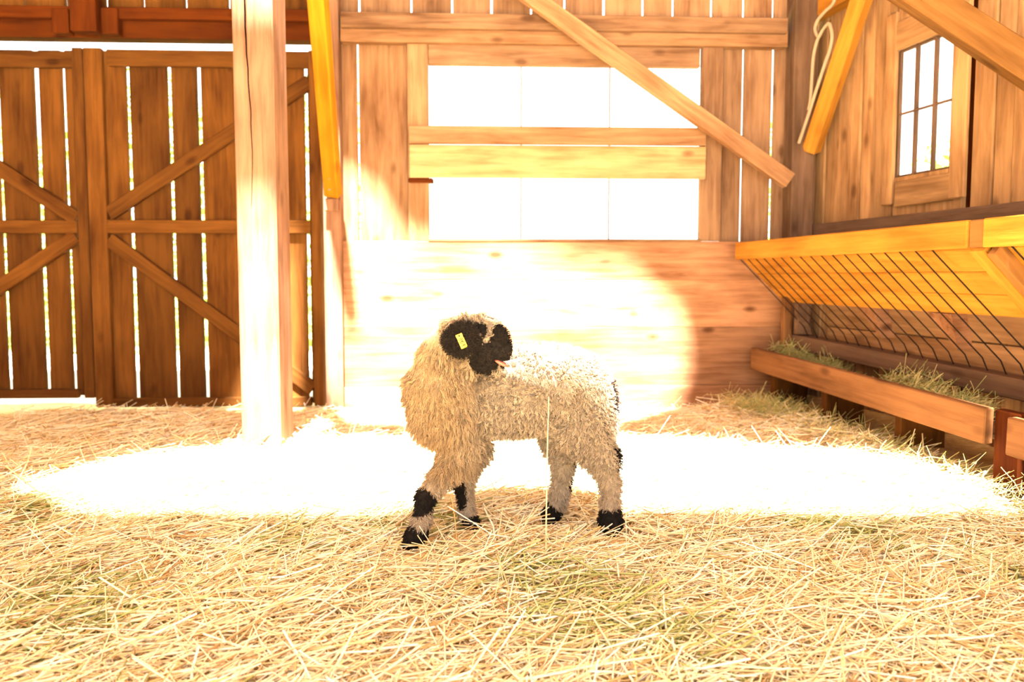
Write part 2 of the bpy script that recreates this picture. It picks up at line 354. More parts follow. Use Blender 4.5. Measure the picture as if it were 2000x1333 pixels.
w2 = tag(empty('window_2', RT.pt((uwl + uwr) / 2, zwb)), 'small six-pane window in the right wall', None, None, 'structure')
rect(RT, 'frame_board', 1726, 1746, 30, 400, .0, .022, 'side_wood', w2, along='z')
rect(RT, 'frame_board', 1857, 1887, 30, 400, .0, .022, 'side_wood', w2, along='z', zr=(RT.uz(1870, 388)[1], ROOF))
rect(RT, 'frame_board', 1746, 1857, 346, 398, .0, .02, 'side_wood', w2, along='u')
rect(RT, 'frame_board', 1746, 1857, 20, 78, .0, .02, 'side_wood', w2, along='u')
su = [uwl + (uwr - uwl) * q for q in (.02, .335, .665, .98)]; sz = [zwb + (zwt - zwb) * q for q in (.01, .5, .99)]
for u in su: box('muntin', RT.pt(u, (zwb + zwt) / 2, -.02), (UP, RT.u), (zwt - zwb, .014, .02), 'grey_wood', w2, bevel=.002)
for z in sz: box('muntin', RT.pt((uwl + uwr) / 2, z, -.02), (RT.u, UP), (uwr - uwl, .009, .018), 'grey_wood', w2, bevel=.002)
for i in range(3):
    for j in range(2): box('pane', RT.pt((su[i] + su[i + 1]) / 2, (sz[j] + sz[j + 1]) / 2, -.022), (UP, RT.u), (sz[j + 1] - sz[j] - .008, su[i + 1] - su[i] - .01, .003), 'pane_glass', w2, bevel=.0005)

# ---- left side wall, out of the picture
wl = tag(empty('wall_left', (-3.5, .5, 0)), 'plank wall on the left side of the barn', None, None, 'structure')
for i in range(19):
    y = -2.55 + i * .31
    box('plank', (-3.5, y + .15, 1.5), (UP, (0, 1, 0)), (3.1, .30, .03), 'shade_wood', wl)
rect(BK, 'plank', -300, -228, 0, 700, -.03, 0, 'gate_wood', wb, along='z', zr=(0, ROOF))

# ================================================================== TIMBERS IN FRONT
pd = 2.61; pl, pr = at(469, 850, pd), at(549, 850, pd); pw = pr.x - pl.x
po = tag(box('barn_post', ((pl.x + pr.x) / 2, pd + pw / 2, ROOF / 2 - .02), (UP, (1, 0, 0)), (ROOF + .04, pw * .96, pw * .96), 'post_wood', bevel=.008), 'thick square timber post with a long drying crack standing in the straw', 'post')
bm = bmesh.new(); rr = random.Random(3); L_ = []; R_ = []
for i in range(31):
    z = 1.0 + i * .055; xx = pl.x + pw * (.40 + .05 * math.sin(i * .35)) + rr.uniform(-.002, .002); hw = .0026 * (1 - abs(i - 15) / 17) + .0004
    L_.append(bm.verts.new((xx - hw, pd + .001, z))); R_.append(bm.verts.new((xx + hw, pd + .001, z)))
me = bpy.data.meshes.new('crack')
for i in range(30): bm.faces.new((L_[i], R_[i], R_[i + 1], L_[i + 1]))
bmesh.ops.solidify(bm, geom=bm.faces[:], thickness=.004)
bm.to_mesh(me); bm.free(); ck = link('drying_crack', me, 'hollow'); place(ck, Matrix(), po); ck.matrix_parent_inverse = po.matrix_world.inverted()

# yellow knee brace from the pale post towards the camera
a_, b_ = BK.hit(650, 372, .10), at(617, -55, 2.75)
yb = tag(empty('knee_brace', a_), 'bright yellow knee brace rising from the pale post', 'brace')
beam('timber', a_ - (b_ - a_).normalized() * .03, b_, .078, .06, (-.15, -1, -.3), 'brace_yellow', yb)
for q, s in ((.03, .009), (.09, .005)):
    c = a_.lerp(b_, q) + Vector((0, -.052, -.03)); box('bolt', c, ((1, 0, 0), (0, 0, 1)), (s, s, .012), 'metal_bolt', yb, bevel=.002)
rect(BK, 'notch_block', 632, 660, 388, 412, .07, .12, 'post_wood', yb, along='z')
# long diagonal across the window
dg = tag(beam('diagonal_brace', BK.hit(1000, -32, .16), BK.hit(1541, 354, .16), .085, .05, BK.n, 'wall_wood_warm'), 'long diagonal brace crossing in front of the back window', 'brace')
# brace on the right wall near the corner
rb = tag(beam('side_brace', RT.hit(1584, 296, .10), RT.hit(1702, -60, .16), .075, .075, (-1, -.9, 0), 'rack_wood'), 'orange slanting brace beside the corner post, rope hung over it', 'brace')
# knee brace top right, near
tag(beam('knee_brace', at(1690, -75, 2.55), at(2175, 242, 2.15), .105, .085, (-.45, -1, .0), 'brace_brown'), 'large knee brace cutting across the top right corner', 'brace')
tag(rect(RT, 'ledger_beam', 1600, 1642, -60, 16, .01, .09, 'rack_wood', along='u', ur=(.0, 1.1), zr=(RT.uz(1620, 17, .09)[1], ROOF)), 'short orange beam at the top of the corner above the rope', 'beam')

# rope
rp_px = [(1634, -30), (1628, 5), (1612, 22), (1597, 40), (1592, 58), (1599, 72), (1606, 60), (1618, 46), (1623, 56), (1625, 75), (1620, 100), (1611, 125), (1598, 165), (1589, 192), (1582, 215), (1572, 245), (1560, 280)]
rp2 = [(1606, 60), (1596, 80), (1589, 110), (1586, 150), (1583, 195), (1579, 215)]
def rope_mesh(pts, r):
    P = np.array([RT.hit(x, y, .19) for x, y in pts]); t = np.linspace(0, len(P) - 1, len(P) * 5)
    def cr(t):
        i = np.clip(t.astype(int), 0, len(P) - 2); f = (t - i)[:, None]
        p0, p1, p2, p3 = P[np.clip(i - 1, 0, None)], P[i], P[i + 1], P[np.clip(i + 2, None, len(P) - 1)]
        return .5 * (2 * p1 + (p2 - p0) * f + (2 * p0 - 5 * p1 + 4 * p2 - p3) * f ** 2 + (3 * p1 - p0 - 3 * p2 + p3) * f ** 3)
    C = cr(t)[None]; return tubes_mesh('rope', C, np.full(C.shape[:2], r), np.ones((1, 3)), 6)
ro_ = tag(link('rope', rope_mesh(rp_px, .0085), 'rope'), 'pale looped rope hanging beside the corner brace', 'rope')
link('loose_end', rope_mesh(rp2, .0085), 'rope', ro_)

# ================================================================== HAY RACK AND TROUGH
ra, rb_ = at(1441, 491, 3.46), at(1897, 461, 2.06); rdir = (rb_ - ra).normalized(); rdir.z = 0; rdir.normalize()
zr1 = ra.z; rb_.z = zr1
inn = Vector((-rdir.y, rdir.x, 0)); inn = inn if inn.x > 0 else -inn                       # towards the right wall
rk = tag(empty('hay_rack', ra), 'sloping yellow hay rack with wire bars on the right wall', 'hay rack')
RW = .090
beam('top_rail', ra, rb_, RW, .035, -inn, 'rack_wood', rk)
rc = rb_ + rdir * .055
beam('top_rail', rc, rc + rdir * .95, RW, .035, -inn, 'rack_wood', rk)
beam('joint_block', rb_ - rdir * .0, rc, RW * .98, .02, -inn, 'brace_brown', rk)
# sloping boards behind the bars
top_in = Vector((0, 0, zr1 - RW * .42)) ; drop = Vector((inn.x * .255, inn.y * .255, -.235)); dl = drop.length; dn = drop.normalized()
pn = rdir.cross(dn).normalized(); pn = pn if pn.x < 0 else -pn
LEN = (rb_ - ra).length
for k in range(3):
    q0, q1 = dl * k / 3 + .002, dl * (k + 1) / 3 - .002; mid = dn * ((q0 + q1) / 2) + inn * .035
    base = Vector((ra.x, ra.y, zr1 - RW * .42)) + mid
    beam('slope_board', base, base + rdir * LEN, q1 - q0, .018, pn, 'rack_wood', rk)
    b2 = base + rdir * (LEN + .055); beam('slope_board', b2, b2 + rdir * .95, q1 - q0, .018, pn, 'rack_wood', rk)
# ledge at the foot of the bars
la, lb = at(1566, 668, 3.42), at(1958, 750, 2.33)
ledge_dir = (lb - la).normalized()
beam('foot_ledge', la - ledge_dir * .02, la + ledge_dir * 2.0, .075, .10, -inn, 'grey_wood', rk)
bars_t = [.012 + i * .0735 for i in range(18)]
barT = ra + Vector((0, 0, -RW * .45)) + inn * .006
for s in bars_t + [LEN + .13, LEN + .22, LEN + .31, LEN + .40]:
    p0 = barT + rdir * s; f = s / LEN
    e = la + ledge_dir * (.04 + s * 0.98) + Vector((0, 0, .034)); kink = e + Vector((0, 0, .045)) - inn * .018
    P = np.array([[p0, p0.lerp(kink, .5), kink - (kink - p0).normalized() * .012, kink + Vector((0, 0, -.010)), e]])
    o = link('wire_bar', tubes_mesh('wire_bar', P, np.full((1, 5), .0027), np.ones((1, 3)), 5), 'wire'); place(o, Matrix(), rk)
# gable end piece and dividing plank
beam('divider_plank', rc + Vector((0, 0, -.04)) - rdir * .02, rc + Vector((0, 0, -.04)) + dn * .50 - rdir * .02, .055, .05, pn, 'rack_wood', rk)
beam('divider_plank', rc + Vector((0, 0, -.05)) + rdir * .03, rc + Vector((0, 0, -.05)) + dn * .50 + rdir * .03, .03, .05, pn, 'brace_brown', rk)
def prism(name, pts, extr, mat, parent):
    bm = bmesh.new(); a = [bm.verts.new(p) for p in pts]; b = [bm.verts.new(Vector(p) + extr) for p in pts]
    bm.faces.new(a); bm.faces.new(b[::-1]); n = len(a)
    for i in range(n): bm.faces.new((a[i], b[i], b[(i + 1) % n], a[(i + 1) % n]))
    bmesh.ops.recalc_face_normals(bm, faces=bm.faces[:]); me = bpy.data.meshes.new(name); bm.to_mesh(me); bm.free()
    o = link(name, me, mat); place(o, Matrix(), parent); return o
for (px, py, dep) in ((1690, 600, 2.95), (1832, 612, 2.5)):
    p = at(px, py, dep); wi = rdir * .06
    prism('bracket', (p - wi, p + wi, p + wi * .75 + Vector((0, 0, -.14)) + inn * .05), inn * .07, 'panel_wood', rk)
ep = at(1536, 640, 3.44)
box('end_post', (ep.x, ep.y, .36), (UP, rdir), (.50, .03, .05), 'trough_wood', rk)
# end gusset
g0 = at(1552, 590, 3.40); prism('gusset', (g0, g0 + inn * .09 + Vector((0, 0, -.17)), g0 + Vector((0, 0, -.17))), rdir * .03, 'grey_wood', rk)
# backing boards on the wall behind the bars
for k in range(3):
    z0 = .30 + k * .15; box('back_board', RT.pt(1.35, z0 + .074, .022), (RT.u, UP), (2.4, .145, .018), 'side_wood', rk)

tr = tag(empty('feed_trough', at(1500, 780, 3.2)), 'low wooden feed trough under the hay rack on the right', 'trough')
ta, tb = at(1472, 700, 3.46), at(1932, 833, 2.02); tdir = (tb - ta).normalized()
tin = Vector((-tdir.y, tdir.x, 0)); tin = (tin if tin.x > 0 else -tin).normalized()
beam('front_board', ta, tb, .118, .035, -tin, 'trough_wood', tr)
tc_ = tb + tdir * .075
beam('front_board', tc_ + Vector((0, 0, -.01)), tc_ + tdir * .9 + Vector((0, 0, -.01)), .118, .035, -tin, 'trough_wood', tr)
beam('divider_post', tb + tdir * .037 + tin * .045 + Vector((0, 0, .055)), tb + tdir * .037 + tin * .045 + Vector((0, 0, -.20)), .09, .04, -tin, 'lintel_wood', tr)  # dark wood chosen to imitate the shade of the recess
fl = ta.lerp(tb, .5) + tin * .20 + Vector((0, 0, -.045))
box('bottom_board', fl + tdir * .4, (tdir, tin), ((tb - ta).length + .9, .29, .02), 'grey_wood', tr)
for q in (.06, .36, .68):
    p = ta.lerp(tb, q) + tin * .16; box('support', (p.x, p.y, (p.z - .06) / 2), (UP, tin), (p.z - .05, .20, .035), 'gate_wood', tr)  # supports in dark wood, painting in the shade under the trough

# ================================================================== STRAW, HAY, HEDGE
def strands(n, sampler, length, radius, flat, cols, segs=3, bend=.12, rise=.02):
    xy = sampler(n); n = len(xy)
    a = rng.uniform(0, 2 * math.pi, n); a = np.where(rng.random(n) < .45, rng.normal(.2, .45, n), a)
    tilt = rng.normal(0, flat, n); ln = rng.uniform(*length, n) * rng.uniform(.6, 1.2, n)
    d = np.stack([np.cos(a) * np.cos(tilt), np.sin(a) * np.cos(tilt), np.abs(np.sin(tilt))], -1)
    side = np.stack([-np.sin(a), np.cos(a), rng.normal(0, .5, n)], -1)
    t = np.linspace(0, 1, segs); c = rng.normal(0, bend, n)
    P = xy[:, None, :] + d[:, None, :] * (ln[:, None] * (t - .3 * (np.abs(tilt) < .5)[:, None]))[:, :, None] + side[:, None, :] * (ln * c)[:, None, None] * (t * t)[None, :, None]
    P[:, :, 2] += rng.uniform(0, rise, n)[:, None]
    ri = rng.uniform(*radius, n); R = ri[:, None] * np.linspace(1, .75, segs)[None, :]
    C = cols(xy, n); return P, R, C
HOOVES = [(q.x, q.y) for q in (at(806, 1060, 1.685), at(922, 1035, 1.795), at(1193, 1035, 1.76), at(1070, 1012, 1.865))]
def floor_sampler(n):
    y = rng.uniform(.95, 3.5, n); x = rng.uniform(-1, 1, n) * (y * .82 + .35)
    k = rng.random(n) < np.clip(1.15 - .17 * (y - 1), .4, 1); x, y = x[k], y[k]
    xm = 1.34 + .139 * (3.46 - y); k = (x < xm) & (x > -2.6) & (y < 3.44 + .035 * x); x, y = x[k], y[k]
    z = hfun(x, y)
    for hx, hy in HOOVES: z -= .03 * np.exp(-(((x - hx) / .06) ** 2 + ((y - hy + .05) / .09) ** 2) ** 2)
    return np.stack([x, y, z], -1)
def straw_cols(p, n):
    base = np.array([[.86, .72, .45], [.92, .82, .60], [.74, .55, .27], [.95, .90, .76], [.50, .32, .13]]); c = base[rng.choice(5, n, p=[.34, .28, .17, .15, .06])]
    g = np.sin(p[:, 0] * 5.1 + .6) * np.sin(p[:, 1] * 6.3 - .5) + .5 * np.sin(p[:, 0] * 11 + p[:, 1] * 9)
    k = (g > .55) & (rng.random(n) < .38) & (p[:, 1] < 2.2); c = np.where(k[:, None], np.array([[.40, .42, .14]]), c)
    return c * rng.uniform(.85, 1.1, (n, 1))
P, R, C = strands(34000, floor_sampler, (.06, .24), (.0015, .0031), .13, straw_cols, rise=.025)
P2, R2, C2 = strands(24000, floor_sampler, (.03, .10), (.0009, .0018), .35, straw_cols, rise=.02)
P3, R3, C3 = strands(2600, floor_sampler, (.06, .15), (.0010, .0018), .55, straw_cols, rise=.01)
me = tubes_mesh('straw_bedding', np.concatenate([P, P2, P3]), np.concatenate([R, R2, R3]), np.concatenate([C, C2, C3]))
tag(link('straw_bedding', me, 'straw'), 'loose golden straw strewn over the whole barn floor', 'straw', None, 'stuff')

# hay lying in the trough, in clumps
def hay(name, n, sampler, label, green):
    def cols(p, n):
        c = np.where(rng.random((n, 1)) < green, np.array([[.34, .36, .11]]), np.array([[.62, .52, .22]])); return c * rng.uniform(.6, 1.2, (n, 1))
    P, R, C = strands(n, sampler, (.035, .085), (.0008, .0015), .5, cols, rise=.015, bend=.3)
    return tag(link(name, tubes_mesh(name, P, R, C), 'straw'), label, 'hay', None, 'stuff')
def trough_sampler(n):
    cl = np.array([.05, .13, .27, .62, .70, .80]); hh = np.array([.12, .10, .075, .10, .09, .06])
    k = rng.integers(0, 6, n); s = np.clip(cl[k] + rng.normal(0, .035, n), .03, 1); w = rng.uniform(.07, .24, n)
    L0 = (tb - ta).length
    p = np.array(ta)[None] + np.array(tdir)[None] * (s * L0)[:, None] + np.array(tin)[None] * w[:, None]
    p[:, 2] += -.035 + hh[k] * rng.random(n) * np.exp(-((s - cl[k]) / .05) ** 2); return p
hay('trough_hay', 2600, trough_sampler, 'green-gold hay heaped in the feed trough', .45)
def corner_sampler(n):
    x = rng.normal(1.27, .10, n); y = rng.normal(3.22, .12, n); x = np.clip(x, 1.0, 1.5); y = np.clip(y, 2.8, 3.42); return np.stack([x, y, np.full(n, .03) + rng.uniform(0, .05, n)], -1)
hay('corner_hay', 600, corner_sampler, 'tuft of green and yellow hay spilled in front of the trough end', .45)
def under_sampler(n):
    s = rng.uniform(.05, 1.2, n); w = rng.normal(-.03, .07, n); L0 = (tb - ta).length
    p = np.array(ta)[None] + np.array(tdir)[None] * (s * L0)[:, None] + np.array(tin)[None] * w[:, None]; p[:, 2] = .04 + rng.uniform(0, .03, n); return p
hay('spilled_hay', 1100, under_sampler, 'brownish hay spilled along the floor below the trough', .2)

# single tall straw stalk standing in front of the lamb
def stalk(pts, dep, r, label, col=(.88, .70, .36)):
    P = np.array([[at(x, y, d) for (x, y), d in zip(pts, dep)]]); k = P.shape[1]
    o = link('straw_stalk', tubes_mesh('straw_stalk', P, np.linspace(r, r * .6, k)[None], np.array([col]), 5), 'straw')
    return tag(o, label, 'straw')
stalk([(1066, 1110), (1067, 1000), (1069, 880), (1072, 775)], (1.58, 1.60, 1.61, 1.62), .0022, 'tall thin straw stalk standing in front of the lamb belly')
stalk([(893, 1065), (888, 1010), (881, 968)], (1.64, 1.65, 1.66), .0016, 'short dark straw stalk between the lamb front legs', (.55, .33, .12))

# hedge seen through the gaps
def leaves(name, x0, x1, y0, y1, h, n, label):
    p = np.stack([rng.uniform(x0, x1, n), rng.uniform(y0, y1, n), rng.uniform(-.05, h, n) ], -1); p[:, 2] *= .85 + .15 * np.sin(p[:, 0] * 3)
    d = rng.normal(size=(n, 3)); d /= np.linalg.norm(d, axis=1, keepdims=True); e = np.cross(d, rng.normal(size=(n, 3))); e /= np.linalg.norm(e, axis=1, keepdims=True)
    s = rng.uniform(.03, .06, (n, 1)); V = np.stack([p - d * s, p + e * s * .5, p + d * s, p - e * s * .5], 1).reshape(-1, 3)
    me = mesh_np(name, V, np.arange(n * 4).reshape(n, 4)); c = np.array([[.22, .30, .05]]) * rng.uniform(.6, 1.5, (n, 1)); set_col(me, np.repeat(c, 4, axis=0))
    return tag(link(name, me, 'leaf'), label, 'hedge')
leaves('hedge', -6.5, -1.55, 6.2, 6.9, 2.9, 11000, 'sunlit green hedge glimpsed through the gate slits')
leaves('hedge', 2.45, 5.5, 6.0, 6.8, 2.3, 5000, 'sunlit green hedge glimpsed through the slits right of the window')

# ================================================================== THE LAMB
L = at
def Rm(px, dep): return px / F * dep
prims = []   # (p0, r0, p1, r1)
def chain(*pts):
    q = [(np.array(L(x, y, d)), r) for x, y, d, r in pts]
    if len(q) == 1: prims.append((q[0][0], q[0][1], q[0][0] + 1e-4, q[0][1]))
    for a, b in zip(q[:-1], q[1:]): prims.append((a[0], a[1], b[0], b[1]))
chain((890, 785, 1.76, .100), (1005, 765, 1.79, .116), (1100, 765, 1.80, .112), (1143, 795, 1.80, .075))          # trunk
chain((1060, 745, 1.80, .095), (1130, 755, 1.80, .085))                                                           # croup
chain((866, 802, 1.70, .088), (858, 748, 1.68, .080), (872, 690, 1.66, .063), (905, 655, 1.635, .047))             # chest, neck
chain((905, 652, 1.63, .046), (938, 650, 1.615, .037))                                                            # skull
chain((908, 633, 1.645, .036), (950, 640, 1.635, .027))                                                            # woolly poll
chain((932, 672, 1.61, .046), (966, 688, 1.60, .036), (980, 688, 1.595, .021))                                    # face
chain((948, 656, 1.605, .034), (968, 662, 1.60, .030), (980, 678, 1.597, .021))                                   # nose bridge
chain((930, 705, 1.615, .027), (952, 711, 1.605, .020), (974, 712, 1.60, .0125))                                  # jaw
chain((900, 862, 1.71, .052), (880, 915, 1.70, .037), (832, 970, 1.69, .0235), (823, 1020, 1.69, .0215), (812, 1048, 1.685, .025), (806, 1058, 1.685, .021))   # near fore
chain((806, 1058, 1.685, .019), (790, 1066, 1.68, .008))
chain((925, 880, 1.80, .048), (905, 945, 1.80, .025), (912, 1000, 1.80, .018), (921, 1026, 1.795, .020), (925, 1033, 1.795, .018))                              # far fore
chain((1132, 832, 1.77, .078), (1172, 893, 1.765, .044), (1192, 945, 1.765, .026), (1192, 990, 1.765, .024), (1193, 1022, 1.76, .030), (1194, 1034, 1.76, .022))  # near hind
chain((1090, 850, 1.86, .052), (1100, 910, 1.86, .032), (1095, 960, 1.865, .024), (1087, 988, 1.865, .023), (1076, 1006, 1.865, .025), (1060, 1013, 1.862, .014))  # far hind
chain((1180, 740, 1.83, .018), (1190, 790, 1.835, .018), (1192, 850, 1.83, .014))                                  # tail
allp = np.array([p for a, r, b, s in prims for p in (a, b)]); allr = max(r for _, r, _, _ in prims)
lo = allp.min(0) - .125; hi = allp.max(0) + .125; lo[2] = -.03; VX = .0052
dimn = np.ceil((hi - lo) / VX).astype(int) + 1
G = [lo[i] + VX * np.arange(dimn[i]) for i in range(3)]
GX, GY, GZ = np.meshgrid(*G, indexing='ij')
def sdf(X, Y, Z):
    out = np.full(X.shape, 9.0, np.float32); K = .016
    for a, r, b, s in prims:
        ba = b - a; l2 = float(ba @ ba)
        h = np.clip(((X - a[0]) * ba[0] + (Y - a[1]) * ba[1] + (Z - a[2]) * ba[2]) / l2, 0, 1)
        d = np.sqrt((X - a[0] - ba[0] * h) ** 2 + (Y - a[1] - ba[1] * h) ** 2 + (Z - a[2] - ba[2] * h) ** 2) - (r + (s - r) * h)
        k = np.clip(.5 + .5 * (out - d) / K, 0, 1); out = out * (1 - k) + d * k - K * k * (1 - k)
    # mouth opening
    a, b = np.array(L(966, 704, 1.58)), np.array(L(1010, 716, 1.58)); ba = b - a
    h = np.clip(((X - a[0]) * ba[0] + (Z - a[2]) * ba[2]) / (ba[0] ** 2 + ba[2] ** 2), 0, 1)
    d = np.sqrt((X - a[0] - ba[0] * h) ** 2 + (Z - a[2] - ba[2] * h) ** 2) - .0055
    d = np.maximum(d, np.abs(Y - 1.595) - .03)
    return np.maximum(out, -d)
D = sdf(GX.astype(np.float32), GY.astype(np.float32), GZ.astype(np.float32))
def surface_nets(D, lo, vx):
    S = D < 0; nx, ny, nz = D.shape
    c = np.zeros((nx - 1, ny - 1, nz - 1), np.int8)
    for i in (0, 1):
        for j in (0, 1):
            for k in (0, 1): c += S[i:nx - 1 + i, j:ny - 1 + j, k:nz - 1 + k]
    act = (c > 0) & (c < 8); I = np.argwhere(act); ids = np.full(act.shape, -1, np.int64); ids[act] = np.arange(len(I))
    acc = np.zeros((len(I), 3)); cnt = np.zeros(len(I))
    cor = [(i, j, k) for i in (0, 1) for j in (0, 1) for k in (0, 1)]
    for a in cor:
        for ax in range(3):
            if a[ax]: continue
            b = list(a); b[ax] = 1
            da = D[I[:, 0] + a[0], I[:, 1] + a[1], I[:, 2] + a[2]]; db = D[I[:, 0] + b[0], I[:, 1] + b[1], I[:, 2] + b[2]]
            m_ = (da < 0) != (db < 0); t = np.where(m_, da / np.where(m_, da - db, 1), 0)
            p = np.tile(np.array(a, float), (len(I), 1)); p[:, ax] += t; acc += p * m_[:, None]; cnt += m_
    V = (I + acc / cnt[:, None]) * vx + lo
    F_ = []
    for ax in range(3):
        o1, o2 = [(1, 2), (2, 0), (0, 1)][ax]
        sa = [slice(1, -1)] * 3; sa[ax] = slice(0, -1); sb = list(sa); sb[ax] = slice(1, None)
        A, B = S[tuple(sa)], S[tuple(sb)]; E = np.argwhere(A != B)
        off = np.array([1, 1, 1]); off[ax] = 0; E = E + off
        flip = S[E[:, 0], E[:, 1], E[:, 2]]
        q = []
        for d1, d2 in ((0, 0), (-1, 0), (-1, -1), (0, -1)):
            e = E.copy(); e[:, o1] += d1; e[:, o2] += d2; q.append(ids[e[:, 0], e[:, 1], e[:, 2]])
        q = np.stack(q, 1); q[~flip] = q[~flip][:, ::-1]; F_.append(q)
    return V, np.concatenate(F_)
BV, BQ = surface_nets(D, lo, VX)
# black markings: spheres / capsules in the animal's own space
def zone(*z): return [(np.array(L(x, y, d)), np.array(L(x2, y2, d2)), r) for (x, y, d, x2, y2, d2, r) in z]
ZB = zone((920, 661, 1.56, 920, 661, 1.66, .030), (912, 648, 1.57, 936, 645, 1.57, .022), (982, 668, 1.55, 982, 668, 1.68, .034), (977, 650, 1.55, 982, 652, 1.68, .023), (950, 697, 1.56, 950, 697, 1.66, .038), (930, 712, 1.57, 975, 712, 1.66, .028), (985, 692, 1.55, 985, 716, 1.66, .022),
          (828, 976, 1.68, 820, 986, 1.69, .034), (806, 1050, 1.685, 790, 1068, 1.685, .038), (822, 1052, 1.685, 822, 1070, 1.685, .034),
          (892, 945, 1.775, 896, 985, 1.775, .024), (920, 1030, 1.795, 935, 1040, 1.795, .038), (1072, 1006, 1.865, 1055, 1018, 1.865, .043), (1100, 1018, 1.865, 1100, 1025, 1.865, .026),
          (1193, 1022, 1.76, 1193, 1045, 1.76, .050), (1208, 880, 1.755, 1208, 902, 1.755, .025), (1123, 897, 1.86, 1126, 908, 1.86, .024), (1118, 934, 1.86, 1116, 950, 1.86, .016), (1197, 754, 1.805, 1199, 780, 1.805, .033))
def blackness(P):
    m_ = np.full(len(P), 9.0)
    for a, b, r in ZB:
        ba = b - a; h = np.clip((P - a) @ ba / max(float(ba @ ba), 1e-9), 0, 1); m_ = np.minimum(m_, np.linalg.norm(P - a - h[:, None] * ba, axis=1) - r)
    return m_
WHITE, BLACK = np.array([.44, .345, .245]), np.array([.013, .009, .007])
def wool_col(P, jit=.004):
    b = blackness(P) + rng.normal(0, jit, len(P)); return np.where((b < 0)[:, None], BLACK, WHITE), b < 0
me = mesh_np('lamb', BV, BQ); c, _ = wool_col(BV, .001); set_col(me, c * .6)  # skin under the fleece darkened to imitate shade between the curls
lamb = tag(link('lamb', me, 'wool'), 'woolly cream lamb with black face, ears, knees and feet, looking back', 'lamb')

def tri_sample(V, Q, n):
    T = np.concatenate([Q[:, [0, 1, 2]], Q[:, [0, 2, 3]]]); a, b, c = V[T[:, 0]], V[T[:, 1]], V[T[:, 2]]
    nr = np.cross(b - a, c - a); ar = np.linalg.norm(nr, axis=1); k = rng.choice(len(T), n, p=ar / ar.sum()); u, v = rng.random(n), rng.random(n)
    w = u + v > 1; u[w], v[w] = 1 - u[w], 1 - v[w]
    return a[k] + (b - a)[k] * u[:, None] + (c - a)[k] * v[:, None], nr[k] / (ar[k][:, None] + 1e-12)
def smooth_noise(P, s, seed):
    r = np.random.default_rng(seed); o = np.zeros((len(P), 3))
    for _ in range(5):
        f = r.normal(size=(3, 3)) * s; ph = r.uniform(0, 6.28, 3); o += np.sin(P @ f.T + ph)
    return o / 2.4
# the ear towards the camera
def ear_mesh(name, c, ax, ay, az, nu=20, nv=12):
    V = []; Q = []
    for j in range(nv + 1):
        th = math.pi * j / nv
        for i in range(nu):
            ph = 2 * math.pi * i / nu; x, y, z = math.sin(th) * math.cos(ph), math.sin(th) * math.sin(ph), math.cos(th)
            taper = 1 - .22 * x
            V.append(Vector(c) + Vector(ax) * x + Vector(ay) * (y - .35 * x * x) + Vector(az) * z * taper)
    for j in range(nv):
        for i in range(nu): Q.append((j * nu + i, j * nu + (i + 1) % nu, (j + 1) * nu + (i + 1) % nu, (j + 1) * nu + i))
    return np.array(V), np.array(Q)[:, ::-1]
ec = L(898, 664, 1.562)
EV, EQ = ear_mesh('ear', ec, (-.042, .006, .002), (.0, .013, .0), (.006, 0, .040))
me = mesh_np('ear', EV, EQ); set_col(me, np.tile(BLACK, (len(EV), 1))); ear = link('ear', me, 'wool', lamb)
ear['label'] = 'black woolly ear with a yellow tag'

# fleece
NS = 60000
Pb, Nb = tri_sample(BV, BQ, NS)
dk = blackness(Pb)
headc = np.array(L(925, 665, 1.62)); hd = np.linalg.norm(Pb - headc, axis=1)
PX = (Pb[:, 0] / Pb[:, 1]) * F + 1000
legs = Pb[:, 2] < .19
neck = (PX < 930) & (Pb[:, 2] > .18) & (hd > .065)
face = (dk < .002) & (hd < .14)
ln = np.where(neck, .027, .018); ln = np.where(legs, .011, ln); ln = np.where(face, .0075, ln); ln = np.where((hd < .065) & ~face, .022, ln)
ln = np.where((dk < .004) & legs, .008, ln)
nd = np.linalg.norm(Pb - np.array(L(991, 690, 1.59)), axis=1); ln = np.where(nd < .024, .0025, ln); near_ground = Pb[:, 2] < .02; ln = np.where(near_ground, .004, ln)
kd = KDTree(9000); cs = rng.choice(NS, 9000, replace=False)
for q, i in enumerate(cs): kd.insert(Pb[i], q)
kd.balance(); cid = np.array([cs[kd.find(p)[1]] for p in Pb])
def dirs(i):
    g = np.where(neck, .95, .40)[i]; g = np.where(legs[i], .6, g); g = np.where(face[i], .1, g); g = np.where((hd[i] < .065) & ~face[i], .15, g)
    d = Nb[i] * np.where(neck[i], .55, .75)[:, None] + np.array([0, 0, -1.0]) * g[:, None] + smooth_noise(Pb[i], 60, 4) * .28
    return d / np.linalg.norm(d, axis=1, keepdims=True)
allidx = np.arange(NS); dr = dirs(allidx); dc = dirs(cid)
dr = dr + rng.normal(0, .12, dr.shape); ln = ln * rng.uniform(.75, 1.2, NS)
KS = 6; t = np.linspace(0, 1, KS)
straight = Pb[:, None] + dr[:, None] * (ln[:, None] * t)[:, :, None]
clump = Pb[cid][:, None] + dc[:, None] * (ln[:, None] * t)[:, :, None]
cw = (.75 * t ** 1.2)[None, :, None] * np.where(face, .35, 1.0)[:, None, None]
P = straight * (1 - cw) + clump * cw
e1 = np.cross(dc, np.array([.3, .9, .2])); e1 /= np.linalg.norm(e1, axis=1, keepdims=True); e2 = np.cross(dc, e1)
ph = (rng.uniform(0, 6.28, NS))[cid] + rng.normal(0, .35, NS); turns = np.where(neck, 1.8, 1.4)
amp = np.where(face, .0016, np.where(neck, .0024, .0028)); amp = np.where(legs, .0014, amp)
ang = ph[:, None] + 2 * math.pi * turns[:, None] * t[None]
P = P + (e1[:, None] * np.cos(ang)[:, :, None] + e2[:, None] * np.sin(ang)[:, :, None]) * (amp[:, None] * np.sqrt(t)[None])[:, :, None]
